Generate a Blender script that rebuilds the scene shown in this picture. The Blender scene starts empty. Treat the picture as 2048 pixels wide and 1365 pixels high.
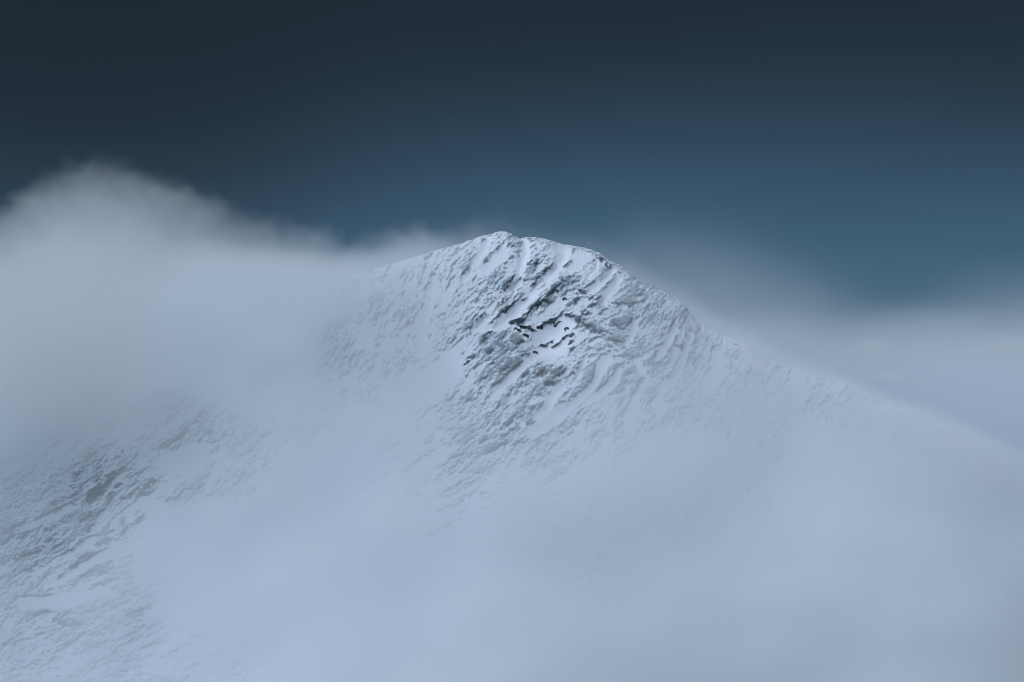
import bpy, math, random
import numpy as np

# ------------------------------------------------------------------ camera, sky, sun, exposure
S = bpy.context.scene
F = 1600.0                       # focal length in pixels of the 1024 px wide picture (and metres: 1 px = 1 m at 1600 m)
cam_d = bpy.data.cameras.new('camera')
cam_d.sensor_width = 36.0
cam_d.lens = 36.0 * F / 1024.0
cam_d.clip_start = 1.0
cam_d.clip_end = 30000.0
cam = bpy.data.objects.new('camera', cam_d)
S.collection.objects.link(cam)
cam.location = (0, 0, 0)
cam.rotation_euler = (math.radians(90), 0, 0)
S.camera = cam

SUN_ELEV, SUN_AZ = 43.0, 212.0   # azimuth clockwise from +Y: the light comes from behind the camera, a little left
SUN_COL, SUN_E = (0.722, 0.838, 1.0), 1.5
world = bpy.data.worlds.new('World')
S.world = world
world.use_nodes = True
wn, wl = world.node_tree.nodes, world.node_tree.links
wn.clear()
w_out = wn.new('ShaderNodeOutputWorld')
w_bg = wn.new('ShaderNodeBackground')
w_bg.inputs['Strength'].default_value = 0.0695
w_sky = wn.new('ShaderNodeTexSky')
w_sky.sky_type = 'NISHITA'
w_sky.sun_disc = False
w_sky.sun_elevation = math.radians(SUN_ELEV)
w_sky.sun_rotation = math.radians(SUN_AZ)
w_sky.altitude = 1000
w_sky.air_density = 1.0
w_sky.dust_density = 1.0
w_sky.ozone_density = 2.0
# storm deck: the cloud cover darkens the clear sky more and more above the horizon, all the way round
w_tc = wn.new('ShaderNodeTexCoord')
w_sep = wn.new('ShaderNodeSeparateXYZ')
wl.new(w_tc.outputs['Generated'], w_sep.inputs[0])
w_map = wn.new('ShaderNodeMapping')
w_map.inputs['Scale'].default_value = (4.0, 4.0, 7.0)
wl.new(w_tc.outputs['Generated'], w_map.inputs[0])
w_noise = wn.new('ShaderNodeTexNoise')
w_noise.inputs['Scale'].default_value = 1.0
w_noise.inputs['Detail'].default_value = 1.0
w_noise.inputs['Roughness'].default_value = 0.4
wl.new(w_map.outputs[0], w_noise.inputs['Vector'])
w_ns = wn.new('ShaderNodeMath'); w_ns.operation = 'MULTIPLY_ADD'
wl.new(w_noise.outputs[0], w_ns.inputs[0])
w_ns.inputs[1].default_value = 0.05
w_ns.inputs[2].default_value = -0.025
w_add = wn.new('ShaderNodeMath'); w_add.operation = 'ADD'
wl.new(w_sep.outputs['Z'], w_add.inputs[0])
wl.new(w_ns.outputs[0], w_add.inputs[1])
w_left = wn.new('ShaderNodeMapRange')          # the deck hangs lower and darker towards the left
w_left.interpolation_type = 'SMOOTHSTEP'
w_left.inputs['From Min'].default_value = 0.0
w_left.inputs['From Max'].default_value = -0.28
w_left.inputs['To Max'].default_value = 0.055
wl.new(w_sep.outputs['X'], w_left.inputs['Value'])
w_add2 = wn.new('ShaderNodeMath'); w_add2.operation = 'ADD'
wl.new(w_add.outputs[0], w_add2.inputs[0])
wl.new(w_left.outputs[0], w_add2.inputs[1])
w_rng = wn.new('ShaderNodeMapRange')
w_rng.inputs['From Min'].default_value = -0.05
w_rng.inputs['From Max'].default_value = 0.30
wl.new(w_add2.outputs[0], w_rng.inputs['Value'])
w_ramp = wn.new('ShaderNodeValToRGB')
w_ramp.color_ramp.interpolation = 'B_SPLINE'
SKY_STOPS = [(0.00, (0.135, 0.185, 0.195)), (0.27, (0.102, 0.140, 0.148)), (0.363, (0.085, 0.117, 0.128)),
             (0.451, (0.069, 0.086, 0.092)), (0.566, (0.049, 0.055, 0.056)), (0.726, (0.0335, 0.0315, 0.0310)), (1.00, (0.030, 0.028, 0.028))]
el = w_ramp.color_ramp.elements
while len(el) < len(SKY_STOPS):
    el.new(0.5)
for e, (p, c) in zip(el, SKY_STOPS):
    e.position = p
    e.color = (*c, 1)
wl.new(w_rng.outputs[0], w_ramp.inputs[0])
w_mul = wn.new('ShaderNodeMix'); w_mul.data_type = 'RGBA'; w_mul.blend_type = 'MULTIPLY'
w_mul.inputs['Factor'].default_value = 1.0
w_even = wn.new('ShaderNodeMix'); w_even.data_type = 'RGBA'
w_even.inputs['Factor'].default_value = 0.8      # the cover evens out the clear sky behind it
w_even.inputs['B'].default_value = (4.0, 7.0, 11.0, 1)
wl.new(w_sky.outputs[0], w_even.inputs['A'])
wl.new(w_even.outputs['Result'], w_mul.inputs['A'])
wl.new(w_ramp.outputs[0], w_mul.inputs['B'])
wl.new(w_mul.outputs['Result'], w_bg.inputs['Color'])
wl.new(w_bg.outputs[0], w_out.inputs['Surface'])

sun_d = bpy.data.lights.new('sun', 'SUN')
sun_d.energy = SUN_E
sun_d.angle = math.radians(80)
sun_d.color = SUN_COL
sun = bpy.data.objects.new('sun', sun_d)
S.collection.objects.link(sun)
sun.rotation_euler = (math.radians(90 - SUN_ELEV), 0, math.radians(180 - SUN_AZ))

S.view_settings.view_transform = 'Standard'
S.view_settings.look = 'None'
S.view_settings.gamma = 1.0
S.view_settings.use_curve_mapping = False
S.view_settings.exposure = 0.80
cy = S.cycles
S.render.engine = 'CYCLES'
cy.use_denoising = True
cy.filter_width = 0.9
cy.max_bounces = 18
cy.diffuse_bounces = 2
cy.volume_bounces = 16
cy.transparent_max_bounces = 16
cy.volume_step_rate = 1.5
cy.volume_max_steps = 256
cy.sample_clamp_indirect = 4.0

rng = np.random.default_rng(7)
random.seed(7)
f32 = np.float32

# ------------------------------------------------------------------ noise
def fade(t):
    return t * t * t * (t * (t * 6 - 15) + 10)

def perlin2(x, y, seed):
    r = np.random.default_rng(seed)
    p = r.permutation(256)
    p = np.concatenate([p, p])
    a = r.random(256) * 2 * np.pi
    g = np.stack([np.cos(a), np.sin(a)], -1).astype(f32)
    xi, yi = np.floor(x).astype(np.int32), np.floor(y).astype(np.int32)
    xf, yf = (x - xi).astype(f32), (y - yi).astype(f32)
    xi &= 255; yi &= 255
    x1, y1 = (xi + 1) & 255, (yi + 1) & 255
    def gd(ix, iy, dx, dy):
        h = p[p[ix] + iy]
        return g[h, 0] * dx + g[h, 1] * dy
    u, v = fade(xf), fade(yf)
    n00, n10 = gd(xi, yi, xf, yf), gd(x1, yi, xf - 1, yf)
    n01, n11 = gd(xi, y1, xf, yf - 1), gd(x1, y1, xf - 1, yf - 1)
    a0 = n00 + u * (n10 - n00)
    a1 = n01 + u * (n11 - n01)
    return (a0 + v * (a1 - a0)) * 1.4

def fbm2(x, y, seed, octs=4, gain=0.5, ridged=False):
    s, a, t = 0, 1.0, 0
    for o in range(octs):
        n = perlin2(x * 2 ** o + 17.3 * o, y * 2 ** o + 9.1 * o, seed + o)
        if ridged:
            n = 1 - 2 * np.abs(n)
        s = s + a * n
        t += a
        a *= gain
    return s / t

def perlin3(x, y, z, seed):
    r = np.random.default_rng(seed)
    p = r.permutation(256)
    p = np.concatenate([p, p, p])
    g = r.normal(size=(256, 3))
    g = (g / np.linalg.norm(g, axis=1, keepdims=True)).astype(f32)
    xi, yi, zi = (np.floor(q).astype(np.int32) for q in (x, y, z))
    xf, yf, zf = (x - xi).astype(f32), (y - yi).astype(f32), (z - zi).astype(f32)
    xi &= 255; yi &= 255; zi &= 255
    u, v, w = fade(xf), fade(yf), fade(zf)
    res = 0
    for dx in (0, 1):
        wx = u if dx else 1 - u
        px = p[(xi + dx) & 255]
        for dy in (0, 1):
            wy = v if dy else 1 - v
            py = p[px + ((yi + dy) & 255)]
            for dz in (0, 1):
                wz = w if dz else 1 - w
                h = p[py + ((zi + dz) & 255)]
                res = res + wx * wy * wz * (g[h, 0] * (xf - dx) + g[h, 1] * (yf - dy) + g[h, 2] * (zf - dz))
    return res * 1.5

def fbm3(x, y, z, seed, octs=4, gain=0.5):
    s, a, t = 0, 1.0, 0
    for o in range(octs):
        k = 2 ** o
        s = s + a * perlin3(x * k + 3.7 * o, y * k + 5.1 * o, z * k + 1.3 * o, seed + o)
        t += a
        a *= gain
    return s / t

def sstep(a, b, x):
    t = np.clip((x - a) / (b - a), 0, 1)
    return t * t * (3 - 2 * t)

# ------------------------------------------------------------------ the mountain: survey of the face
# Survey points are given in the grid of the 2048 px photograph, halved to 1024 (u, v); the face is rebuilt in metres from them.
RIDGE = [(-1000, 1010), (-300, 900), (-100, 850), (100, 770), (300, 690), (450, 635), (560, 600), (620, 580), (700, 550), (790, 525), (830, 513), (870, 500),
         (905, 492), (940, 480), (965, 472), (985, 467), (998, 463.5), (1010, 463), (1022, 467), (1032, 473), (1040, 478.5), (1048, 475.5), (1060, 474.5),
         (1075, 475), (1095, 480), (1130, 490), (1165, 496), (1183, 502), (1200, 509), (1220, 524), (1240, 533), (1250, 538), (1265, 553), (1290, 568),
         (1315, 580), (1340, 592), (1362, 604), (1380, 625), (1400, 648), (1425, 660), (1450, 671), (1475, 681), (1490, 690), (1520, 713),
         (1540, 726), (1560, 733), (1590, 739), (1620, 751), (1655, 760), (1690, 768), (1705, 780), (1725, 793), (1760, 803), (1790, 811),
         (1810, 820), (1830, 838), (1850, 848), (1870, 858), (1890, 866), (1905, 880), (1950, 915), (2000, 955), (2048, 1000), (2200, 1110), (2400, 1230), (2700, 1320), (3100, 1380)]
RIDGE = np.array(RIDGE, float) / 2
U0, U1, V0, V1, DU = -130.0, 1160.0, 190.0, 740.0, 0.75
ug = np.arange(U0, U1, DU)
vg = np.arange(V0, V1, DU)
UU, VV = np.meshgrid(ug, vg)
UU, VV = UU.astype(f32), VV.astype(f32)
NVv, NUu = UU.shape

def ridge_v(u):
    return np.interp(u, RIDGE[:, 0], RIDGE[:, 1])

def rbf(points, sig, X=None, Y=None, step=4):
    """Smooth field through survey points (x, y in photo pixels, value), made on a coarse grid and enlarged."""
    P = np.array(points, float)
    us, vs = ug[::step * 2], vg[::step * 2]
    X, Y = np.meshgrid(us, vs)
    num = np.zeros_like(X); den = np.full_like(X, 1e-9)
    for x, y, val in P:
        w = 1 / (1 + ((X - x / 2) ** 2 + (Y - y / 2) ** 2) / (0.6 * sig / 2) ** 2) ** 2.2
        num += w * val; den += w
    return us, vs, num / den

def bil(us, vs, A, u, v):
    fx = np.clip((u - us[0]) / (us[1] - us[0]), 0, len(us) - 1.001)
    fy = np.clip((v - vs[0]) / (vs[1] - vs[0]), 0, len(vs) - 1.001)
    ix, iy = fx.astype(np.int32), fy.astype(np.int32)
    fx, fy = (fx - ix).astype(f32), (fy - iy).astype(f32)
    return ((A[iy, ix] * (1 - fx) + A[iy, ix + 1] * fx) * (1 - fy) + (A[iy + 1, ix] * (1 - fx) + A[iy + 1, ix + 1] * fx) * fy).astype(f32)

def blobs(lst, base=0.0):
    out = np.full(UU.shape, base, f32)
    for x, y, rx, ry, ang, s in lst:
        c, sn = math.cos(math.radians(ang)), math.sin(math.radians(ang))
        dx, dy = UU - x / 2, VV - y / 2
        a, b = (dx * c - dy * sn) / (rx / 2), (dx * sn + dy * c) / (ry / 2)
        q = a * a + b * b
        out = np.maximum(out, s * np.exp(-(q ** 1.5) * 0.7))
    return out

# how rocky each stretch of the face is: x, y, half-length, half-width, angle, amount
ROCKY = [(960, 560, 70, 60, 40, .42), (1010, 590, 70, 26, 47, .85), (950, 650, 60, 25, 38, .8), (1080, 540, 55, 50, 0, .75), (1000, 500, 45, 25, 30, .55),
         (1090, 600, 75, 22, 40, .95), (1140, 580, 45, 40, -50, .95), (1180, 640, 60, 30, -45, .9), (1010, 700, 60, 40, 30, 1.0), (1000, 745, 65, 30, 38, 1.0),
         (1095, 755, 50, 35, 25, 1.0), (1150, 750, 55, 20, 55, .9), (1110, 625, 60, 20, 10, .7), (1190, 770, 70, 22, 52, .75), (1215, 720, 60, 25, -35, .85),
         (1250, 605, 75, 50, -30, .75), (1300, 680, 60, 60, -40, .75), (1270, 745, 60, 35, 30, .75), (1310, 800, 45, 50, 50, .75),
         (1345, 660, 20, 60, -25, .7), (1370, 640, 60, 25, -50, .7), (1345, 755, 40, 22, 40, .85), (1390, 700, 14, 50, -20, .65), (1420, 730, 22, 60, -25, .6),
         (1490, 760, 50, 30, -40, .55), (1550, 800, 60, 40, -30, .5), (1640, 780, 50, 25, -25, .5), (1720, 850, 80, 50, -30, .4), (1850, 920, 80, 50, -35, .35),
         (1480, 820, 60, 60, 40, .4), (1020, 820, 80, 40, 40, .75), (1075, 820, 45, 25, 30, .8), (1000, 870, 70, 30, 40, .8), (940, 880, 60, 35, 45, .7), (960, 920, 90, 25, 28, .85),
         (1140, 830, 70, 25, 45, .5), (1230, 800, 40, 60, 45, .45), (1180, 870, 70, 30, 35, .45), (680, 650, 30, 60, -20, .8), (745, 635, 30, 40, 60, .75), (805, 630, 30, 45, 65, .65),
         (700, 700, 45, 25, 40, .8), (770, 720, 60, 35, 40, .6), (860, 640, 40, 50, 50, .5), (900, 520, 60, 30, 60, .45), (640, 820, 50, 35, 40, .5), (880, 700, 60, 40, 40, .42), (900, 780, 60, 40, 35, .4),
         (230, 985, 70, 30, 32, .85), (295, 985, 45, 28, 40, .85), (165, 950, 40, 22, 45, .8), (190, 912, 30, 15, 20, .8), (260, 910, 60, 35, 40, .6), (360, 880, 60, 25, 42, .85), (420, 850, 50, 22, 45, .9),
         (400, 980, 65, 22, 40, .9), (340, 1000, 40, 25, 40, .7), (500, 930, 60, 45, 40, .7), (470, 880, 40, 30, 40, .5), (550, 900, 40, 50, 50, .45), (440, 830, 40, 25, 45, .7),
         (120, 1060, 150, 60, 35, .95), (60, 1120, 130, 60, 35, .9), (230, 1060, 70, 25, 42, .9), (180, 1120, 100, 45, 35, .85), (100, 1200, 120, 60, 35, .65), (150, 1245, 90, 22, 12, .9), (280, 1210, 70, 22, 22, .8),
         (60, 1290, 90, 40, 20, .55), (230, 1290, 90, 40, 30, .7), (330, 1180, 60, 40, 30, .5), (40, 1010, 60, 25, 30, .6), (260, 1130, 40, 30, 40, .7), (420, 1200, 90, 60, 30, .25)]
LEVEL = [(1000, 490, .6), (900, 520, .6), (800, 560, .5), (700, 580, .5), (650, 640, .55), (700, 700, .65), (760, 640, .55), (820, 640, .5), (860, 620, .5), (930, 560, .58), (940, 620, .6), (1000, 600, .85),
         (1080, 560, .85), (1140, 530, .5), (1200, 540, .55), (1180, 590, .7), (1240, 600, .8), (1300, 650, .85), (1350, 700, .75), (1400, 700, .6), (1450, 720, .55), (1500, 780, .5), (1600, 780, .45), (1700, 850, .45),
         (1850, 900, .4), (1000, 700, .95), (1100, 750, .95), (1150, 740, .85), (1200, 700, .85), (1250, 760, .85), (1300, 820, .75), (1400, 820, .55), (1000, 820, .8), (950, 880, .75), (950, 930, .8), (1100, 840, .65),
         (1200, 860, .6), (1300, 900, .4), (900, 740, .52), (850, 720, .5), (800, 700, .52), (750, 760, .5), (650, 780, .55), (640, 850, .45), (700, 900, .25), (800, 850, .2), (850, 900, .5), (800, 950, .3),
         (500, 800, .45), (430, 840, .7), (300, 830, .5), (230, 930, .7), (250, 980, .8), (150, 950, .65), (400, 980, .75), (370, 920, .35), (500, 930, .7), (560, 900, .5), (120, 1060, .9), (50, 1120, .9), (200, 1110, .9),
         (300, 1100, .12), (350, 1050, .1), (450, 1080, .05), (150, 1200, .7), (250, 1220, .75), (150, 1250, .85), (350, 1200, .45), (450, 1220, .25), (100, 1300, .6), (250, 1320, .7), (400, 1320, .4), (600, 1050, .05),
         (700, 1100, .05), (1000, 1000, .25), (1200, 1000, .25), (1500, 950, .35), (1700, 1000, .35), (1090, 655, .2), (1110, 700, .2), (400, 640, .1), (100, 800, .3), (1160, 510, .3)]
us, vs, A = rbf(LEVEL, 60)
R = np.maximum(blobs(ROCKY, 0.05) * 0.92, bil(us, vs, A, UU, VV))
# the flow of the strata, degrees anticlockwise from level
us, vs, A = rbf([(100, 1100, 36), (250, 980, 36), (400, 880, 44), (500, 930, 40), (300, 1250, 24), (700, 650, 58), (800, 640, 55), (900, 560, 55), (960, 560, 40), (1010, 580, 45),
                 (950, 650, 38), (1080, 540, 38), (1100, 590, 42), (1160, 610, 20), (1000, 720, 36), (1100, 760, 34), (1150, 750, 48), (1200, 760, 52), (1250, 600, 46), (1300, 700, 44),
                 (1230, 700, -20), (1345, 660, 60), (1400, 720, 62), (1340, 760, 45), (1480, 760, 60), (1600, 800, 60), (1800, 900, 50), (1000, 860, 40), (950, 920, 28), (1100, 840, 38), (1250, 850, 60)], 60)
ANG = np.radians(bil(us, vs, A, UU, VV))
# wobble of every outline
wx = 3.2 * fbm2(UU / 14, VV / 14, 11, 3) + 2.6 * fbm2(UU / 4.5, VV / 4, 15, 3, 0.65)
wy = 3.2 * fbm2(UU / 14 + 40, VV / 14, 21, 3) + 2.6 * fbm2(UU / 4.5 + 9, VV / 4, 25, 3, 0.65)
UW, VW = UU + wx, VV + wy

H = np.zeros(UU.shape, f32)        # metres out of the face
SNOWY = np.zeros(UU.shape, f32)    # drifted snow in gullies and hollows
BARE = np.zeros(UU.shape, f32)     # rock swept bare of rime
ADD = np.zeros(UU.shape, f32)      # exposure of the surveyed outcrops

def window(x0, x1, y0, y1):
    i0, i1 = int(max((y0 - V0) / DU, 0)), int(min((y1 - V0) / DU + 1, NVv))
    j0, j1 = int(max((x0 - U0) / DU, 0)), int(min((x1 - U0) / DU + 1, NUu))
    return slice(i0, max(i1, i0)), slice(j0, max(j1, j0))

def stamp(x, y, L, W, ang, h, rock=0.0, bare=0.0):
    """A rib of rock lying along the strata: rises slowly from above, breaks off at its lower edge. Photo pixels."""
    x, y, L, W = x / 2, y / 2, L / 2 + 0.4, W / 2 + 0.4
    m = max(L, W) * 1.6 + 6
    w = window(x - m, x + m, y - m, y + m)
    if w[0].stop <= w[0].start or w[1].stop <= w[1].start:
        return
    c, s = math.cos(math.radians(ang)), math.sin(math.radians(ang))
    dx, dy = UW[w] - x, VW[w] - y
    a, b = (dx * c - dy * s) / L, (dx * s + dy * c) / W
    q = np.sqrt(a * a + b * b)
    body = sstep(1.15, 0.55, q) * (0.25 + 0.75 * sstep(-0.9, 0.7, b))
    np.maximum(H[w], 0.75 * h * body + np.minimum(H[w], 0), out=H[w])
    msk = sstep(1.35, 0.45, q)
    np.maximum(ADD[w], (0.10 + 0.14 * rock + 0.26 * bare) * msk, out=ADD[w])
    SNOWY[w] *= 1 - 0.9 * sstep(1.2, 0.8, q)
    np.maximum(BARE[w], bare * sstep(1.25, 0.6, q) * (0.45 + 0.55 * sstep(-0.8, 0.5, b)), out=BARE[w])

def stroke(pts, wid, depth, snow):
    """A gully: a smooth trough filled with snow along a line. Photo pixels; wid may be a list."""
    P = np.array(pts, float) / 2
    wd = np.broadcast_to(np.array(wid, float) / 2, (len(P),))
    m = wd.max() * 3 + 4
    w = window(P[:, 0].min() - m, P[:, 0].max() + m, P[:, 1].min() - m, P[:, 1].max() + m)
    X, Y = UU[w] + 0.6 * wx[w], VV[w] + 0.6 * wy[w]
    best = np.full(X.shape, 1e9, f32)
    for k in range(len(P) - 1):
        d = P[k + 1] - P[k]
        t = np.clip(((X - P[k, 0]) * d[0] + (Y - P[k, 1]) * d[1]) / (d @ d), 0, 1)
        ww = wd[k] + (wd[k + 1] - wd[k]) * t
        dist = np.hypot(X - P[k, 0] - t * d[0], Y - P[k, 1] - t * d[1]) / ww
        best = np.minimum(best, dist)
    H[w] -= depth * np.exp(-best ** 2 * 0.8)
    SNOWY[w] = np.maximum(SNOWY[w], snow * sstep(1.25, 0.7, best))
    R[w] *= 1 - 0.97 * snow * sstep(1.3, 0.7, best)

# the gullies that run down the face
GULLIES = [([(1049, 484), (1052, 508), (1046, 530), (1043, 545), (1034, 570), (1020, 588), (1008, 601), (983, 627), (955, 657), (941, 684), (925, 706)], [5, 8, 8, 8, 8, 9, 9, 9, 9, 7, 4], 4.0, 1.0),
           ([(1122, 500), (1127, 513), (1117, 536), (1099, 557), (1081, 575), (1060, 594), (1045, 613), (1020, 636), (997, 655), (965, 665)], [15, 13, 10, 9, 10, 11, 11, 12, 12, 6], 4.0, 1.0),
           ([(978, 478), (972, 492), (962, 511), (948, 533), (936, 552), (926, 562)], [5, 7, 8, 9, 9, 5], 3.0, .95),
           ([(1012, 498), (1000, 514), (985, 530), (960, 548)], [10, 12, 10, 8], 1.5, .8),
           ([(1160, 520), (1145, 535), (1130, 552)], [14, 13, 8], 1.5, .85),
           ([(1192, 530), (1185, 545), (1176, 562)], [4, 5, 4], 1.6, .8),
           ([(1220, 550), (1205, 567), (1190, 582), (1170, 592), (1158, 596)], [5, 7, 8, 6, 4], 3.0, .95),
           ([(1240, 560), (1228, 580), (1212, 600), (1200, 613)], [6, 9, 9, 5], 2.5, .95),
           ([(1205, 615), (1225, 622), (1250, 622)], [5, 5, 4], 2.0, .8),
           ([(1270, 655), (1262, 680), (1250, 700)], [6, 6, 4], 1.5, .4),
           ([(1085, 672), (1105, 664), (1128, 652), (1142, 650)], [17, 18, 15, 8], 1.5, 1.0),
           ([(1080, 705), (1100, 700), (1120, 697), (1135, 688)], [13, 17, 14, 7], 2.0, 1.0),
           ([(1072, 706), (1062, 726), (1044, 744), (1020, 764), (995, 786), (982, 796)], [10, 8, 7, 8, 6, 4], 3.0, 1.0),
           ([(1098, 722), (1090, 712)], [10, 8], 1.0, 1.0),
           ([(1170, 722), (1162, 738), (1152, 756), (1136, 770), (1116, 786), (1100, 806), (1092, 822), (1070, 840)], [4, 5, 6, 8, 9, 9, 8, 5], 3.0, .95),
           ([(1212, 725), (1200, 742), (1192, 765), (1178, 782), (1160, 800), (1140, 812), (1112, 832), (1060, 870)], [10, 9, 6, 6, 8, 10, 12, 10], 2.5, .95),
           ([(1238, 748), (1222, 770), (1200, 790), (1175, 805)], [6, 6, 7, 6], 2.0, .85),
           ([(1272, 735), (1290, 765), (1272, 800), (1255, 840)], [7, 7, 8, 10], 1.5, .6),
           ([(1348, 662), (1337, 684), (1325, 706), (1312, 726)], [6, 7, 6, 5], 3.0, .95),
           ([(1365, 668), (1350, 700), (1340, 735)], [5, 5, 4], 2.0, .8),
           ([(1380, 672), (1372, 700), (1362, 725), (1350, 752), (1340, 765)], [6, 7, 7, 6, 5], 3.0, .95),
           ([(1330, 768), (1318, 790), (1312, 815)], [6, 9, 10], 2.0, .9),
           ([(1432, 700), (1440, 720), (1430, 745), (1415, 780)], [7, 12, 12, 12], 1.5, .8),
           ([(1455, 678), (1475, 688), (1490, 697)], [10, 9, 6], .8, .9),
           ([(1592, 745), (1600, 775), (1595, 800)], [10, 12, 10], 1.0, .8),
           ([(1540, 800), (1530, 830), (1515, 860)], [6, 8, 8], 1.0, .6),
           ([(870, 560), (858, 600), (845, 650), (838, 700)], [7, 8, 9, 9], 1.5, .5),
           ([(720, 690), (760, 690), (800, 680)], [10, 10, 8], 1.0, .6),
           ([(925, 700), (900, 735), (860, 760), (800, 780)], [16, 26, 30, 30], 2.0, .8),
           ([(720, 840), (660, 900), (600, 960)], [40, 40, 30], 2.0, .75),
           ([(340, 930), (380, 930), (420, 910)], [18, 26, 18], 1.5, .85),
           ([(450, 905), (440, 940), (420, 980)], [8, 8, 6], 1.0, .7),
           ([(330, 1030), (340, 1080), (310, 1150)], [18, 36, 34], 1.5, .97),
           ([(420, 1050), (420, 1120), (380, 1200)], [50, 60, 50], 1.0, .95),
           ([(560, 1030), (520, 1140)], [60, 70], 1.0, .9),
           ([(300, 1008), (262, 1038), (235, 1062)], [7, 8, 6], 2.0, .85),
           ([(200, 1090), (140, 1128), (85, 1160)], [7, 6, 5], 2.0, .8),
           ([(165, 1022), (110, 1050), (60, 1070)], [8, 7, 6], 2.0, .8),
           ([(250, 1100), (190, 1140), (120, 1180)], [8, 8, 6], 2.0, .8),
           ([(60, 1215), (140, 1215), (220, 1190)], [10, 12, 10], 1.0, .7)]
for p, w_, d_, s_ in GULLIES:
    stroke(p, w_, d_, s_)

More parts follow.
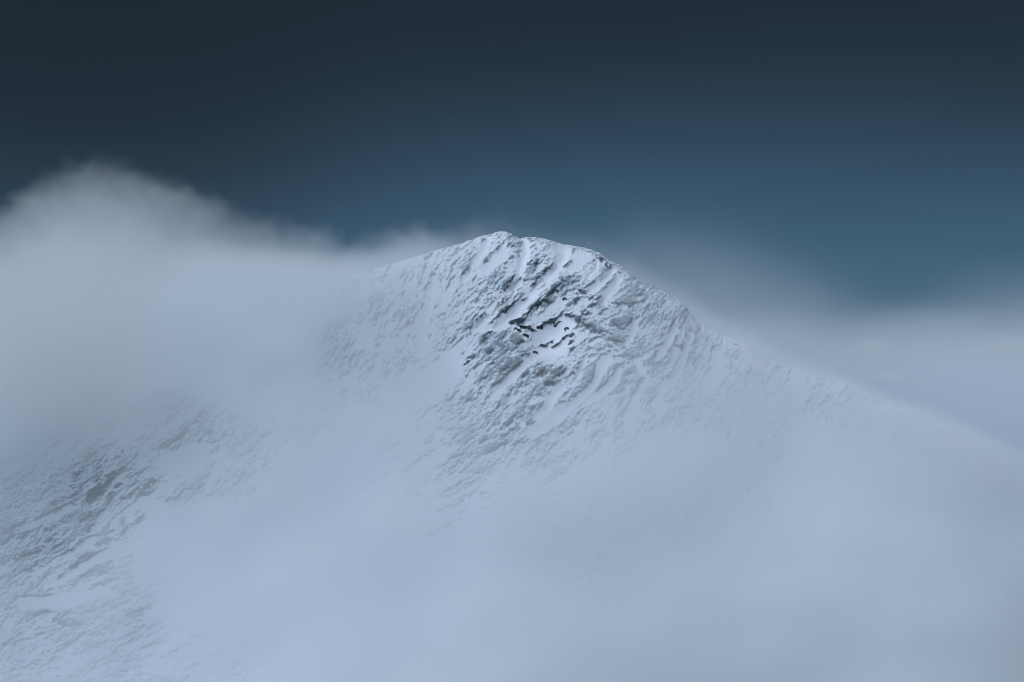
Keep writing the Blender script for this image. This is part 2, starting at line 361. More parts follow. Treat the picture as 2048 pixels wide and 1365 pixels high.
# outcrops surveyed one by one: x, y, half-length, half-width, angle, height, rock, bare
OUT = [(1041, 548, 15, 9, 58, 5, 1, .25), (1022, 568, 20, 13, 50, 7, 1, .35), (1012, 592, 18, 7, 32, 4, 1, .45), (1003, 607, 20, 6, 42, 5, 1, .6), (985, 622, 18, 6, 42, 5, 1, .4),
       (962, 636, 20, 7, 36, 4, 1, .45), (948, 646, 14, 6, 36, 4, 1, .6), (930, 655, 12, 5, 30, 3, 1, .4), (904, 668, 22, 8, 30, 3, .9, .1), (949, 672, 14, 4, 48, 3, 1, .5),
       (938, 690, 14, 4, 52, 3, 1, .5), (927, 702, 8, 4, 30, 3, 1, .6), (968, 682, 10, 4, 45, 3.5, 1, .85), (978, 669, 8, 3, 40, 3, 1, .85), (941, 718, 10, 5, 30, 3, 1, .7), (934, 728, 7, 4, 25, 2, 1, .6),
       (979, 707, 11, 6, 30, 4, 1, .6), (1000, 690, 10, 14, 20, 4, 1, .3), (1030, 682, 18, 14, 20, 3, 1, .2), (982, 728, 14, 8, 25, 4, 1, .5), (1008, 738, 20, 10, 35, 4, 1, .35),
       (1030, 732, 18, 10, 38, 5, 1, .45), (1042, 708, 16, 10, -25, 4, 1, .3), (1000, 765, 22, 6, 38, 3, 1, .4), (960, 760, 30, 12, 38, 3, .95, .1), (945, 785, 28, 10, 30, 3, .95, .1),
       (1077, 745, 16, 14, 20, 7, 1, .35), (1108, 742, 24, 8, 38, 5, 1, .35), (1098, 772, 11, 5, 15, 4, 1, .5), (1118, 752, 24, 5, 38, 4, 1, .3), (1047, 752, 14, 6, 50, 4, 1, .4),
       (1150, 742, 20, 9, 62, 5, 1, .25), (1138, 764, 16, 6, 45, 4, 1, .3), (1182, 745, 16, 8, 65, 4, 1, .2), (1172, 765, 12, 7, 40, 3, 1, .2), (1163, 778, 16, 6, 45, 3, 1, .25),
       (1148, 795, 12, 5, 38, 3, 1, .3), (1132, 807, 12, 4, 25, 2.5, 1, .45), (1155, 814, 10, 4, 30, 2, .9, .3), (1207, 708, 16, 9, 45, 3, 1, .15),
       (1066, 527, 10, 8, 30, 4, 1, .4), (1098, 540, 14, 10, 30, 4, 1, .25), (1072, 566, 14, 7, 40, 4, 1, .4), (1080, 577, 12, 5, 35, 4, 1, .5), (1064, 580, 10, 4, 38, 3, 1, .45),
       (1020, 617, 16, 4, 40, 4, 1, .6), (1042, 600, 9, 4, 30, 3, 1, .4), (985, 650, 10, 4, 55, 3, 1, .35), (1030, 495, 14, 7, 30, 3, .9, .15), (985, 505, 16, 6, 40, 3, .9, .25), (1016, 490, 10, 4, 30, 2, .9, .3),
       (973, 520, 8, 5, 30, 2, .9, .2), (955, 528, 12, 6, 55, 3, .8, .1), (945, 540, 10, 5, 50, 3, .8, .1), (930, 536, 10, 8, 40, 3, .7, .1),
       (1130, 560, 12, 12, -50, 6, 1, .35), (1112, 582, 18, 8, 32, 7, 1, .5), (1092, 598, 18, 9, 38, 7, 1, .55), (1076, 609, 14, 6, 40, 5, 1, .7), (1055, 623, 18, 8, 45, 5, 1, .5), (1043, 634, 12, 6, 35, 4, 1, .5),
       (1033, 645, 13, 7, 10, 6, 1, 1.0), (1047, 655, 8, 3, -12, 4, 1, 1.0), (1062, 659, 8, 4, -20, 4, 1, 1.0), (1037, 660, 5, 2, -25, 2, 1, 1.0), (1053, 672, 5, 2, -30, 2, 1, 1.0),
       (1081, 655, 6, 4, 15, 4, 1, 1.0), (1097, 645, 13, 6, 22, 6, 1, 1.0), (1114, 647, 10, 2.5, 26, 3, 1, 1.0), (1140, 636, 16, 5, -8, 5, 1, .9), (1152, 642, 14, 7, -25, 6, 1, .85), (1168, 634, 9, 6, 30, 4, 1, .5),
       (1086, 685, 6, 3, 0, 3, 1, 1.0), (1101, 679, 8, 3, 30, 4, 1, 1.0), (1113, 686, 12, 3.5, 28, 5, 1, 1.0), (1131, 675, 6, 2.5, 28, 3, 1, 1.0), (1132, 661, 7, 3, 25, 3, 1, .9),
       (1141, 698, 6, 5, -15, 4, 1, .95), (1143, 684, 6, 3, 15, 3, 1, .8), (1145, 673, 5, 2.5, 10, 2, 1, .7), (1069, 701, 6, 3, 5, 3, 1, .7),
       (1149, 606, 8, 5, 10, 4, 1, .8), (1130, 603, 5, 2, -10, 2, 1, .7), (1178, 602, 8, 3, 32, 4, 1, .7), (1168, 590, 12, 5, 20, 5, 1, .6), (1158, 585, 8, 4, -40, 4, 1, .5),
       (1134, 532, 13, 5, 42, 5, 1, .6), (1185, 540, 16, 4, 60, 3, .9, .25), (1202, 560, 12, 5, 45, 3, .9, .25), (1182, 512, 10, 6, -20, 3, .9, .3), (1198, 521, 14, 6, -40, 4, .9, .35),
       (1215, 535, 12, 5, -40, 3, .9, .25), (1240, 556, 10, 6, -35, 3, .9, .3), (1225, 616, 12, 7, 0, 5, 1, .25), (1190, 610, 18, 10, 35, 4, 1, .2), (1258, 608, 18, 12, 30, 5, 1, .15), (1276, 588, 14, 8, -40, 4, .9, .2),
       (1180, 660, 22, 6, -32, 5, 1, .45), (1205, 672, 18, 6, -35, 5, 1, .3), (1232, 686, 18, 6, -22, 6, 1, .35), (1232, 655, 16, 7, -50, 5, 1, .2), (1250, 650, 14, 10, 40, 4, 1, .15), (1270, 700, 20, 12, 42, 4, 1, .1),
       (1250, 708, 18, 8, 35, 3, 1, .1), (1307, 725, 17, 12, 20, 7, 1, .15), (1335, 755, 18, 12, 20, 6, 1, .1), (1349, 742, 16, 8, 45, 4, 1, .1), (1325, 700, 10, 14, 30, 4, .9, .1), (1355, 685, 10, 16, 25, 4, .9, .15),
       (1372, 672, 5, 9, 30, 3, .9, .3), (1300, 790, 26, 14, 40, 4, .9, .1), (1270, 770, 18, 12, 40, 4, .9, .05), (1385, 715, 8, 16, 20, 3, .8, .1), (1425, 690, 22, 6, -35, 3, .8, .1), (1470, 740, 18, 6, -40, 3, .7, .05),
       (1495, 735, 14, 5, -40, 3, .7, .1), (1470, 688, 4, 3, 0, 2, .9, .5), (1505, 745, 20, 8, -25, 3, .7, .05), (1600, 750, 16, 8, -20, 3, .7, .05), (1650, 772, 14, 6, -20, 3, .7, .1),
       (1600, 760, 30, 6, -30, 3, .6, .05), (1050, 825, 26, 9, 30, 4, 1, .3), (1082, 818, 14, 6, 30, 3, 1, .3), (1060, 845, 10, 5, 20, 4, 1, .4), (1015, 850, 18, 6, 45, 3, 1, .35), (980, 835, 14, 7, 40, 3, .9, .25),
       (1025, 855, 12, 8, 40, 4, 1, .3), (1012, 876, 10, 7, 15, 5, 1, .5), (1045, 880, 20, 7, 35, 3, .8, .1), (968, 880, 12, 6, 25, 3, .9, .4), (930, 875, 20, 9, 35, 3, .8, .15), (920, 905, 16, 8, 35, 3, .8, .1),
       (955, 905, 40, 5, 25, 3, 1, .3), (990, 898, 30, 4, 22, 3, 1, .35), (910, 930, 28, 6, 28, 3, .8, .1), (985, 888, 12, 5, 30, 3, .8, .2), (1025, 890, 8, 6, 35, 3, .8, .2), (995, 815, 12, 5, 35, 3, .9, .25),
       # the lower spur on the left
       (203, 994, 30, 12, 32, 8, 1, 1.0), (228, 976, 16, 7, 38, 5, 1, .9), (230, 960, 14, 5, 18, 5, 1, 1.0), (207, 968, 9, 3, 25, 3, 1, .8), (232, 1003, 14, 6, 45, 5, 1, 1.0), (140, 1008, 30, 6, 22, 5, 1, .7), (165, 983, 18, 4, 8, 3, 1, .5),
       (298, 988, 18, 10, 50, 6, 1, .9), (280, 995, 16, 7, 30, 5, 1, .9), (312, 972, 12, 7, 55, 4, 1, .7), (255, 1007, 8, 4, 20, 4, 1, 1.0), (245, 982, 8, 4, 40, 4, 1, .9), (282, 958, 18, 5, 28, 3, 1, .7), (255, 948, 10, 3, 25, 3, 1, .8),
       (190, 915, 14, 7, 15, 4, 1, .4), (165, 950, 18, 10, 35, 4, 1, .2), (205, 938, 10, 7, 45, 3, 1, .5), (242, 925, 12, 5, 35, 3, 1, .6), (253, 913, 5, 4, 0, 2, 1, .7), (220, 900, 10, 7, 20, 3, 1, .3), (160, 900, 18, 8, 40, 3, .9, .05),
       (205, 1033, 24, 6, 38, 5, 1, .7), (218, 1022, 20, 4, 40, 4, 1, .8), (185, 1042, 18, 8, 38, 5, 1, .6), (190, 1065, 22, 5, 42, 4, 1, .7), (255, 1045, 9, 16, 20, 4, 1, .6), (287, 1050, 20, 7, 42, 5, 1, .7), (258, 1062, 14, 4, 35, 3, 1, .5),
       (130, 1030, 12, 5, 28, 4, 1, .6), (150, 1042, 14, 5, 25, 3, 1, .5), (165, 1028, 10, 4, 20, 3, 1, .5), (115, 1068, 12, 5, 20, 4, 1, .6), (138, 1055, 8, 3, 30, 3, 1, .6), (160, 1018, 5, 3, 15, 3, 1, .8), (100, 1055, 12, 4, 30, 3, 1, .5),
       (115, 1088, 16, 6, 22, 5, 1, .5), (85, 1110, 30, 6, 25, 5, 1, .5), (55, 1120, 20, 8, 30, 5, 1, .4), (130, 1100, 22, 5, 35, 4, 1, .45), (155, 1108, 22, 5, 32, 4, 1, .6), (178, 1092, 16, 4, 40, 3, 1, .5), (215, 1090, 22, 6, 30, 4, 1, .5), (250, 1078, 18, 5, 45, 4, 1, .5),
       (40, 1065, 30, 8, 30, 4, 1, .3), (25, 1090, 24, 6, 30, 4, 1, .3), (60, 1080, 18, 5, 35, 3, 1, .4), (15, 1135, 24, 6, 30, 4, 1, .3), (70, 1148, 30, 5, 35, 4, 1, .4), (50, 1165, 28, 6, 38, 4, 1, .35), (120, 1140, 24, 5, 35, 3, 1, .3),
       (180, 1120, 20, 7, 15, 4, 1, .5), (150, 1150, 30, 5, 38, 3, 1, .3), (220, 1140, 28, 6, 38, 4, 1, .4), (260, 1130, 16, 7, 35, 4, 1, .4), (275, 1158, 9, 6, 0, 4, 1, .5), (190, 1155, 20, 7, 30, 3, 1, .35), (230, 1165, 30, 5, 30, 3, 1, .3),
       (150, 1252, 26, 8, -5, 5, 1, .7), (130, 1245, 12, 6, 20, 4, 1, .6), (280, 1225, 34, 7, 18, 5, 1, .4), (250, 1212, 24, 5, 25, 3, 1, .4), (100, 1232, 20, 4, 15, 3, 1, .5), (210, 1270, 26, 5, 25, 3, 1, .4), (170, 1275, 24, 4, 30, 3, 1, .4), (130, 1310, 30, 5, 40, 4, 1, .5), (250, 1300, 40, 7, 25, 4, .9, .25), (320, 1170, 20, 6, 25, 3, .8, .3),
       (410, 838, 18, 8, 42, 4, 1, .6), (370, 872, 20, 7, 38, 4, 1, .6), (340, 892, 18, 6, 25, 4, 1, .6), (425, 868, 12, 6, 40, 4, 1, .8), (450, 870, 9, 5, 40, 3, 1, .6), (402, 883, 8, 5, 40, 3, 1, .6), (465, 838, 12, 7, 50, 3, 1, .3), (428, 888, 9, 3, 25, 2, 1, .7),
       (430, 905, 14, 8, 20, 3, .9, .4), (410, 968, 24, 6, 42, 5, 1, .5), (380, 985, 24, 7, 32, 4, 1, .5), (355, 985, 12, 4, 55, 3, 1, .5), (350, 1002, 16, 4, 30, 3, 1, .5), (480, 950, 16, 7, 32, 4, 1, .4), (510, 952, 14, 6, 40, 3, 1, .35),
       (535, 930, 12, 5, 45, 3, .9, .4), (508, 905, 12, 4, 10, 3, .9, .5), (560, 960, 10, 5, 25, 3, .9, .4), (530, 870, 12, 6, 35, 3, .9, .4), (430, 990, 16, 5, 28, 3, .8, .25), (400, 1005, 14, 4, 25, 3, .8, .3), (300, 880, 14, 6, 20, 3, .9, .3), (330, 820, 18, 8, 35, 3, .8, .1), (260, 825, 20, 9, 40, 3, .8, .1),
       # left face in the cloud's edge
       (676, 612, 10, 16, 30, 4, .9, .2), (720, 640, 8, 16, 20, 4, .9, .2), (756, 632, 20, 6, 30, 4, .9, .3), (808, 635, 8, 16, 25, 4, .8, .1), (665, 700, 12, 8, 15, 4, .9, .3), (694, 687, 10, 6, 35, 4, .9, .45), (698, 712, 7, 6, 30, 3, .9, .4), (655, 675, 12, 6, 40, 3, .9, .2), (753, 688, 10, 7, 35, 3, .8, .2), (735, 722, 5, 8, 10, 3, .9, .4), (690, 760, 20, 8, 40, 3, .6, .1)]
outmap = np.full(UU.shape, -1, np.int32)
for k, (x, y, L, W, an, h, rk, br) in enumerate(OUT):
    if br >= 0.95 and x > 900:
        L, W = L * 1.35, W * 0.9
    stamp(x, y, L, W, an, h * 0.9, rk, br)
    c, s = math.cos(math.radians(an)), math.sin(math.radians(an))
    w = window(x / 2 - L, x / 2 + L, y / 2 - L, y / 2 + L)
    dx, dy = UW[w] - x / 2, VW[w] - y / 2
    q = np.hypot((dx * c - dy * s) / (L / 2), (dx * s + dy * c) / (W / 2))
    sub = outmap[w]
    sub[q < 0.95] = k

# strata and broken rock: layered noise drawn out along the flow of the strata
lay = [np.zeros(UU.shape, f32) for _ in range(4)]
wsum = np.zeros(UU.shape, f32) + 1e-6
for deg in (-40, -18, 8, 28, 42, 58):
    wgt = np.exp(-((ANG - math.radians(deg)) / 0.17) ** 2).astype(f32)
    k = wgt > 0.03
    c, s = math.cos(math.radians(deg)), math.sin(math.radians(deg))
    x, y = UU[k] + 0.7 * wx[k], VV[k] + 0.7 * wy[k]
    a, b = x * c - y * s, x * s + y * c
    x0, y0 = UU[k], VV[k]
    a0, b0 = x0 * c - y0 * s, x0 * s + y0 * c
    for q, (la, lb, src) in enumerate(((38, 9.0, 0), (17, 3.8, 0), (8.5, 2.1, 1), (4.2, 1.25, 1))):
        aa, bb = (a, b) if src == 0 else (a0, b0)
        lay[q][k] += wgt[k] * fbm2(aa / la + q * 7.7, bb / lb, 60 + q * 20 + deg + 40, 2, 0.55)
    wsum[k] += wgt[k]
lay = [q / wsum for q in lay]
ADD *= 0.5 + 0.5 * sstep(290, 400, UU)          # the lower spur is broken into many small rocks
crag = fbm2(UW / 7, VW / 5, 91, 4, 0.62)
iso = fbm2(UU / 1.9, VV / 1.6, 131, 2, 0.7)
patchy = fbm2(UW / 16, VW / 11, 191, 3)
R = np.clip(R, 0, 1.05)
RAW = 0.66 * lay[0] + 0.60 * lay[1] + 0.66 * lay[2] + 0.70 * lay[3] + 0.18 * crag + 0.42 * iso
E = (R - 0.61) * 0.80 + 0.16 * patchy + RAW * (0.70 + 0.45 * R) + ADD * (0.9 + 0.6 * crag + 0.6 * lay[2]) - 0.80 * SNOWY
dd = 0.5 * (np.roll(E, (-3, -1), (0, 1)) + np.roll(E, (-2, -2), (0, 1)))       # what lies just below each point, along the fall of the strata
EDGE = np.clip(sstep(-0.25, 0.45, E) - sstep(-0.25, 0.45, dd), -0.6, 0.6)
rough = sstep(-0.45, 0.35, E) * (1 - 0.8 * SNOWY)
H += rough * (0.7 + 1.9 * lay[0] + 1.0 * lay[1] + 0.65 * lay[2] + 0.5 * lay[3] + 0.35 * crag)
H += 0.5 * fbm2(UU / 30, VV / 24, 171, 3)
# buttresses and hollows of the whole face
us, vs, BIG = rbf([(230, 990, 22), (100, 1120, 26), (300, 1250, 18), (400, 900, 12), (520, 930, 8), (600, 1050, -12), (700, 850, -22), (800, 760, -16), (900, 800, -8), (1000, 730, 12), (1080, 760, 14),
                   (1040, 640, 4), (1100, 680, -8), (1150, 700, 6), (1180, 640, 14), (1220, 690, 16), (1290, 740, 16), (1330, 770, 8), (1250, 800, 0), (1400, 760, -6), (1500, 780, 4), (1650, 830, 2),
                   (1000, 600, 8), (1100, 600, 10), (950, 560, 0), (870, 620, -10), (740, 640, 2), (1000, 880, 8), (1150, 900, -8), (1300, 950, -6), (800, 1000, -10)], 55)
def soften(A, n, times=3):
    for _ in range(times):
        for ax in (0, 1):
            p = [(0, 0), (0, 0)]
            p[ax] = (n // 2 + 1, n - n // 2 - 1)
            c = np.cumsum(np.pad(A.astype(np.float64), p, mode='edge'), axis=ax)
            A = (np.take(c, range(n, c.shape[ax]), ax) - np.take(c, range(0, c.shape[ax] - n), ax)) / n
    return A
big = soften(bil(us, vs, BIG, UU, VV), 12)
H += big.astype(f32)

# ------------------------------------------------------------------ the mountain: mesh
NR = 690
uc = np.concatenate([np.linspace(-460, -124, 40), np.linspace(-118, 1110, 1290), np.linspace(1118, 1500, 46)])
NC = len(uc)
uf = np.arange(-470, 1511, 0.95)
kern = np.exp(-np.linspace(-2.2, 2.2, 121) ** 2)
kern /= kern.sum()
rs = np.interp(uc, uf, np.convolve(np.pad(ridge_v(uf), 60, mode='reflect', reflect_type='odd'), kern, mode='valid'))   # the crest smoothed, for the lie of the face
crest = ridge_v(uc) - rs
crest = crest + 0.9 * fbm2(uc / 9, uc * 0 + 3, 301, 3) * np.clip((uc - 330) / 60, 0, 1) + 0.5 * fbm2(uc / 2.6, uc * 0 + 8, 311, 2) + (-2.2 * np.abs(fbm2(uc / 7, uc * 0 + 5, 321, 2)) - 1.2 * np.maximum(fbm2(uc / 23, uc * 0 + 5, 341, 2), 0)) * np.clip((uc - 565) / 20, 0, 1)
rv = rs + crest
tt = np.linspace(0, 1, NR)[:, None]
vs_ = rs[None, :] + (tt * 0.55 + 0.45 * tt ** 1.5) * (726 - rs[None, :])
below = vs_ - rs[None, :]
vv = vs_ + crest[None, :] * np.exp(-below / 26.0)
uu = np.broadcast_to(uc[None, :], vv.shape)
yr = 1600 + 10 * np.sin(uc / 90) - 0.10 * (uc - 512) * (uc > 512) - 0.12 * (512 - uc) * (uc < 512)
slope = 50 + 3 * np.sin(uu / 140 + vv / 90)
slope = 24 + (slope - 24) * (1 - np.exp(-below / 5.0))
slope = slope - 10 * sstep(230, 420, below)
tan = np.tan(np.radians(slope))
g = 1 / (F * tan + vs_ - 341)
dv = np.diff(vs_, axis=0)
lnY = np.concatenate([np.zeros((1, NC)), -np.cumsum(dv * 0.5 * (g[1:] + g[:-1]), axis=0)], 0)
Y = yr[None, :] * np.exp(lnY)
h = bil(ug, vg, H, uu, vv)
h = h * (0.22 + 0.78 * sstep(0, 8, below)).astype(f32)
PX = (uu - 512) * Y / F
PZ = (341 - vv) * Y / F + 0.30 * h
PY = Y - 0.85 * h
P = np.stack([PX, PY, PZ], -1)

du_ = np.gradient(P, axis=1)
dv_ = np.gradient(P, axis=0)
N = np.cross(du_, dv_)
N /= np.linalg.norm(N, axis=-1, keepdims=True)
N *= np.sign(-N[..., 1:2] + 0.4 * N[..., 2:3] + 1e-9)
nz = N[..., 2].astype(f32)

def blur(A, n):
    for _ in range(n):
        A = (A + np.roll(A, 1, 0) + np.roll(A, -1, 0)) / 3
        A = (A + np.roll(A, 1, 1) + np.roll(A, -1, 1)) / 3
    return A
nz_b = blur(nz, 2)
ex = bil(ug, vg, E.astype(f32), uu, vv)
edge = bil(ug, vg, EDGE.astype(f32), uu, vv)
br = bil(ug, vg, BARE, uu, vv)
spk = bil(ug, vg, (0.6 * lay[3] + 0.6 * iso + 0.3 * lay[2]).astype(f32), uu, vv)
pat = bil(ug, vg, patchy.astype(f32), uu, vv)
br = np.clip(br * (1.05 + 1.1 * spk + 0.5 * bil(ug, vg, lay[1], uu, vv)), 0, 1)
hang = sstep(0.42, -0.2, 0.45 * nz + 0.55 * nz_b)
rock = sstep(-0.30, 0.46, ex + 0.22 * (hang - 0.35) + 0.25 * edge)
rock = np.maximum(rock, sstep(0.35, 0.75, br))
bare = np.clip(0.30 + 0.80 * edge + 0.30 * hang - 1.0 * spk + 0.70 * br - 0.15 * pat + 0.15 * (ex - 0.3), 0, 1.3)

# back of the mountain, out of sight, falling away behind the crest
NB = 10
back = []
for k in range(1, NB + 1):
    q = P[0].copy()
    q[:, 1] += 14 * k ** 1.5
    q[:, 2] -= 7 * k ** 1.65 * 0.9
    back.append(q)
P_all = np.concatenate([np.stack(back[::-1], 0), P], 0)
NRt = NR + NB
rock_all = np.concatenate([np.zeros((NB, NC)), rock], 0)
bare_all = np.concatenate([np.zeros((NB, NC)), bare], 0)
# which surveyed outcrop each vertex belongs to
ju = np.clip(((uu - U0) / DU + 0.5).astype(int), 0, NUu - 1)
iv = np.clip(((vv - V0) / DU + 0.5).astype(int), 0, NVv - 1)
own = outmap[iv, ju]
own_all = np.concatenate([np.full((NB, NC), -1), own], 0)

idx = np.arange(NRt * NC).reshape(NRt, NC)
quads = np.stack([idx[:-1, :-1], idx[1:, :-1], idx[1:, 1:], idx[:-1, 1:]], -1).reshape(-1, 4)
fown = own_all[:-1, :-1].reshape(-1)
V = P_all.reshape(-1, 3)

# ------------------------------------------------------------------ materials
def new_mat(name):
    m = bpy.data.materials.new(name)
    m.use_nodes = True
    m.node_tree.nodes.clear()
    return m, m.node_tree.nodes, m.node_tree.links

def face_material():
    m, n, l = new_mat('snow_and_rock')
    out = n.new('ShaderNodeOutputMaterial')
    bs = n.new('ShaderNodeBsdfPrincipled')
    l.new(bs.outputs[0], out.inputs['Surface'])
    a_r = n.new('ShaderNodeAttribute'); a_r.attribute_name = 'rock'
    a_b = n.new('ShaderNodeAttribute'); a_b.attribute_name = 'bare'
    geo = n.new('ShaderNodeNewGeometry')
    def noise(scale, det, rough=0.6):
        t = n.new('ShaderNodeTexNoise')
        t.inputs['Scale'].default_value = scale
        t.inputs['Detail'].default_value = det
        t.inputs['Roughness'].default_value = rough
        l.new(geo.outputs['Position'], t.inputs['Vector'])
        return t.outputs[0]
    def math_(op, a, b=None, c=None):
        t = n.new('ShaderNodeMath'); t.operation = op
        for k, q in enumerate((a, b, c)):
            if q is None:
                continue
            if isinstance(q, (int, float)):
                t.inputs[k].default_value = q
            else:
                l.new(q, t.inputs[k])
        return t.outputs[0]
    def rng_(v, a, b, c=0.0, d=1.0):
        t = n.new('ShaderNodeMapRange')
        t.inputs['From Min'].default_value = a; t.inputs['From Max'].default_value = b
        t.inputs['To Min'].default_value = c; t.inputs['To Max'].default_value = d
        l.new(v, t.inputs['Value'])
        return t.outputs[0]
    def mixc(f, a, b):
        t = n.new('ShaderNodeMix'); t.data_type = 'RGBA'
        l.new(f, t.inputs['Factor'])
        for key, q in (('A', a), ('B', b)):
            if isinstance(q, tuple):
                t.inputs[key].default_value = (*q, 1)
            else:
                l.new(q, t.inputs[key])
        return t.outputs['Result']
    n1 = math_('MULTIPLY_ADD', noise(0.55, 5, 0.7), 0.6, math_('MULTIPLY', noise(0.2, 3, 0.6), 0.4))
    n2 = noise(1.3, 3, 0.7)
    n3 = noise(0.12, 3)
    rock_c = mixc(n3, (0.011, 0.019, 0.028), (0.042, 0.068, 0.090))
    # rime frosting the rock: speckled, thinner where the wind keeps it bare
    rime = math_('SUBTRACT', math_('MULTIPLY_ADD', n1, 1.2, 0.36), a_b.outputs['Fac'])
    rime = rng_(rime, 0.06, 0.86, 0.0, 0.80)
    rock_c = mixc(rime, rock_c, (0.54, 0.66, 0.75))
    f = math_('ADD', a_r.outputs['Fac'], math_('MULTIPLY_ADD', n2, 1.3, -0.65))
    f = rng_(f, 0.06, 0.92)
    snow_c = mixc(n3, (0.84, 0.87, 0.92), (0.80, 0.84, 0.90))
    l.new(mixc(f, snow_c, rock_c), bs.inputs['Base Color'])
    bs.inputs['Roughness'].default_value = 0.85
    bs.inputs['Specular IOR Level'].default_value = 0.15
    bump = n.new('ShaderNodeBump')
    bump.inputs['Strength'].default_value = 0.45
    bump.inputs['Distance'].default_value = 1.0
    hgt = math_('MULTIPLY', math_('ADD', n1, n2), math_('MULTIPLY_ADD', a_r.outputs['Fac'], 0.9, 0.12))
    l.new(hgt, bump.inputs['Height'])
    l.new(bump.outputs[0], bs.inputs['Normal'])
    return m
M_FACE = face_material()

def mesh_obj(name, verts, faces, parent=None, attrs=None, smooth=True, mat=None):
    me = bpy.data.meshes.new(name)
    nv, nf = len(verts), len(faces)
    me.vertices.add(nv)
    me.vertices.foreach_set('co', np.ascontiguousarray(verts, f32).ravel())
    if nf:
        me.loops.add(nf * 4)
        me.loops.foreach_set('vertex_index', np.ascontiguousarray(faces, np.int32).ravel())
        me.polygons.add(nf)
        me.polygons.foreach_set('loop_start', np.arange(0, nf * 4, 4, dtype=np.int32))
        me.polygons.foreach_set('use_smooth', np.full(nf, smooth, bool))
    for k, v in (attrs or {}).items():
        at = me.attributes.new(k, 'FLOAT', 'POINT')
        at.data.foreach_set('value', np.ascontiguousarray(v, f32).ravel())
    me.update(calc_edges=True)
    if mat:
        me.materials.append(mat)
    o = bpy.data.objects.new(name, me)
    S.collection.objects.link(o)
    if parent:
        o.parent = parent
    return o

def sub_mesh(name, sel, parent=None):
    q = quads[sel]
    ids, inv = np.unique(q, return_inverse=True)
    return mesh_obj(name, V[ids], inv.reshape(-1, 4), parent, {'rock': rock_all.ravel()[ids], 'bare': bare_all.ravel()[ids]}, True, M_FACE)

mountain = sub_mesh('mountain', fown < 0)
mountain['kind'] = 'structure'
mountain['label'] = 'snow covered rocky mountain rising out of the fog'
for k in range(len(OUT)):
    sel = fown == k
    if sel.sum() < 30:
        fown[sel] = -1
        continue
    o = sub_mesh('rock_outcrop', sel, mountain)
    if OUT[k][7] >= 0.95:
        o['label'] = 'dark rock swept bare of snow'

m_moor, n_, l_ = new_mat('dark_moor')
o_ = n_.new('ShaderNodeOutputMaterial'); b_ = n_.new('ShaderNodeBsdfPrincipled'); t_ = n_.new('ShaderNodeTexNoise'); c_ = n_.new('ShaderNodeMix')
c_.data_type = 'RGBA'
g_ = n_.new('ShaderNodeNewGeometry')
t_.inputs['Scale'].default_value = 0.01; t_.inputs['Detail'].default_value = 6
c_.inputs['A'].default_value = (0.035, 0.046, 0.052, 1); c_.inputs['B'].default_value = (0.07, 0.085, 0.092, 1)
l_.new(g_.outputs['Position'], t_.inputs['Vector']); l_.new(t_.outputs[0], c_.inputs['Factor']); l_.new(c_.outputs['Result'], b_.inputs['Base Color'])
b_.inputs['Roughness'].default_value = 0.9
l_.new(b_.outputs[0], o_.inputs['Surface'])
M_MOOR = m_moor
# the valley floor that the mountain stands on, deep under the fog
gx, gy = np.meshgrid(np.linspace(-12000, 12000, 46), np.linspace(-3000, 26000, 46))
gz = -620 + 60 * fbm2(gx / 1500, gy / 1500, 401, 3)
gi = np.arange(46 * 46).reshape(46, 46)
ground = mesh_obj('ground', np.stack([gx, gy, gz], -1).reshape(-1, 3),
                  np.stack([gi[:-1, :-1], gi[:-1, 1:], gi[1:, 1:], gi[1:, :-1]], -1).reshape(-1, 4),
                  None, None, True, M_MOOR)
ground['kind'] = 'structure'
# foot of the mountain, down to the valley
bot = P[-1]
foot = [bot]
for k in range(1, 12):
    q = bot.copy()
    q[:, 1] -= 38 * k
    q[:, 2] -= 34 * k
    foot.append(q)
foot = np.stack(foot, 0)
fi = np.arange(foot.shape[0] * NC).reshape(foot.shape[0], NC)
slope_o = mesh_obj('hillside', foot.reshape(-1, 3), np.stack([fi[:-1, :-1], fi[1:, :-1], fi[1:, 1:], fi[:-1, 1:]], -1).reshape(-1, 4),
                   None, {'rock': np.zeros(foot.shape[0] * NC), 'bare': np.zeros(foot.shape[0] * NC)}, True, M_FACE)
slope_o['kind'] = 'structure'

# ------------------------------------------------------------------ cloud and fog: volumes of real air, filled voxel by voxel
def vol_material(name, color, aniso):
    m, n, l = new_mat(name)
    out = n.new('ShaderNodeOutputMaterial')
    pv = n.new('ShaderNodeVolumePrincipled')
    pv.inputs['Color'].default_value = (*color, 1)
    pv.inputs['Density'].default_value = 0.001          # the lattices hold thousandths
    pv.inputs['Density Attribute'].default_value = 'density'
    pv.inputs['Anisotropy'].default_value = aniso
    l.new(pv.outputs[0], out.inputs['Volume'])
    return m
FOG_G = -0.30
M_FOG = vol_material('fog', (0.955, 0.975, 0.99), FOG_G)
M_CLOUD = vol_material('cloud', (0.988, 0.995, 1.0), -0.42)
M_GREY = vol_material('grey_cloud', (0.92, 0.955, 0.985), FOG_G)
M_WARM = vol_material('sun_tinted_cloud', (1.0, 0.97, 0.88), FOG_G)  # warm tint stands in for sunlight on the small clouds

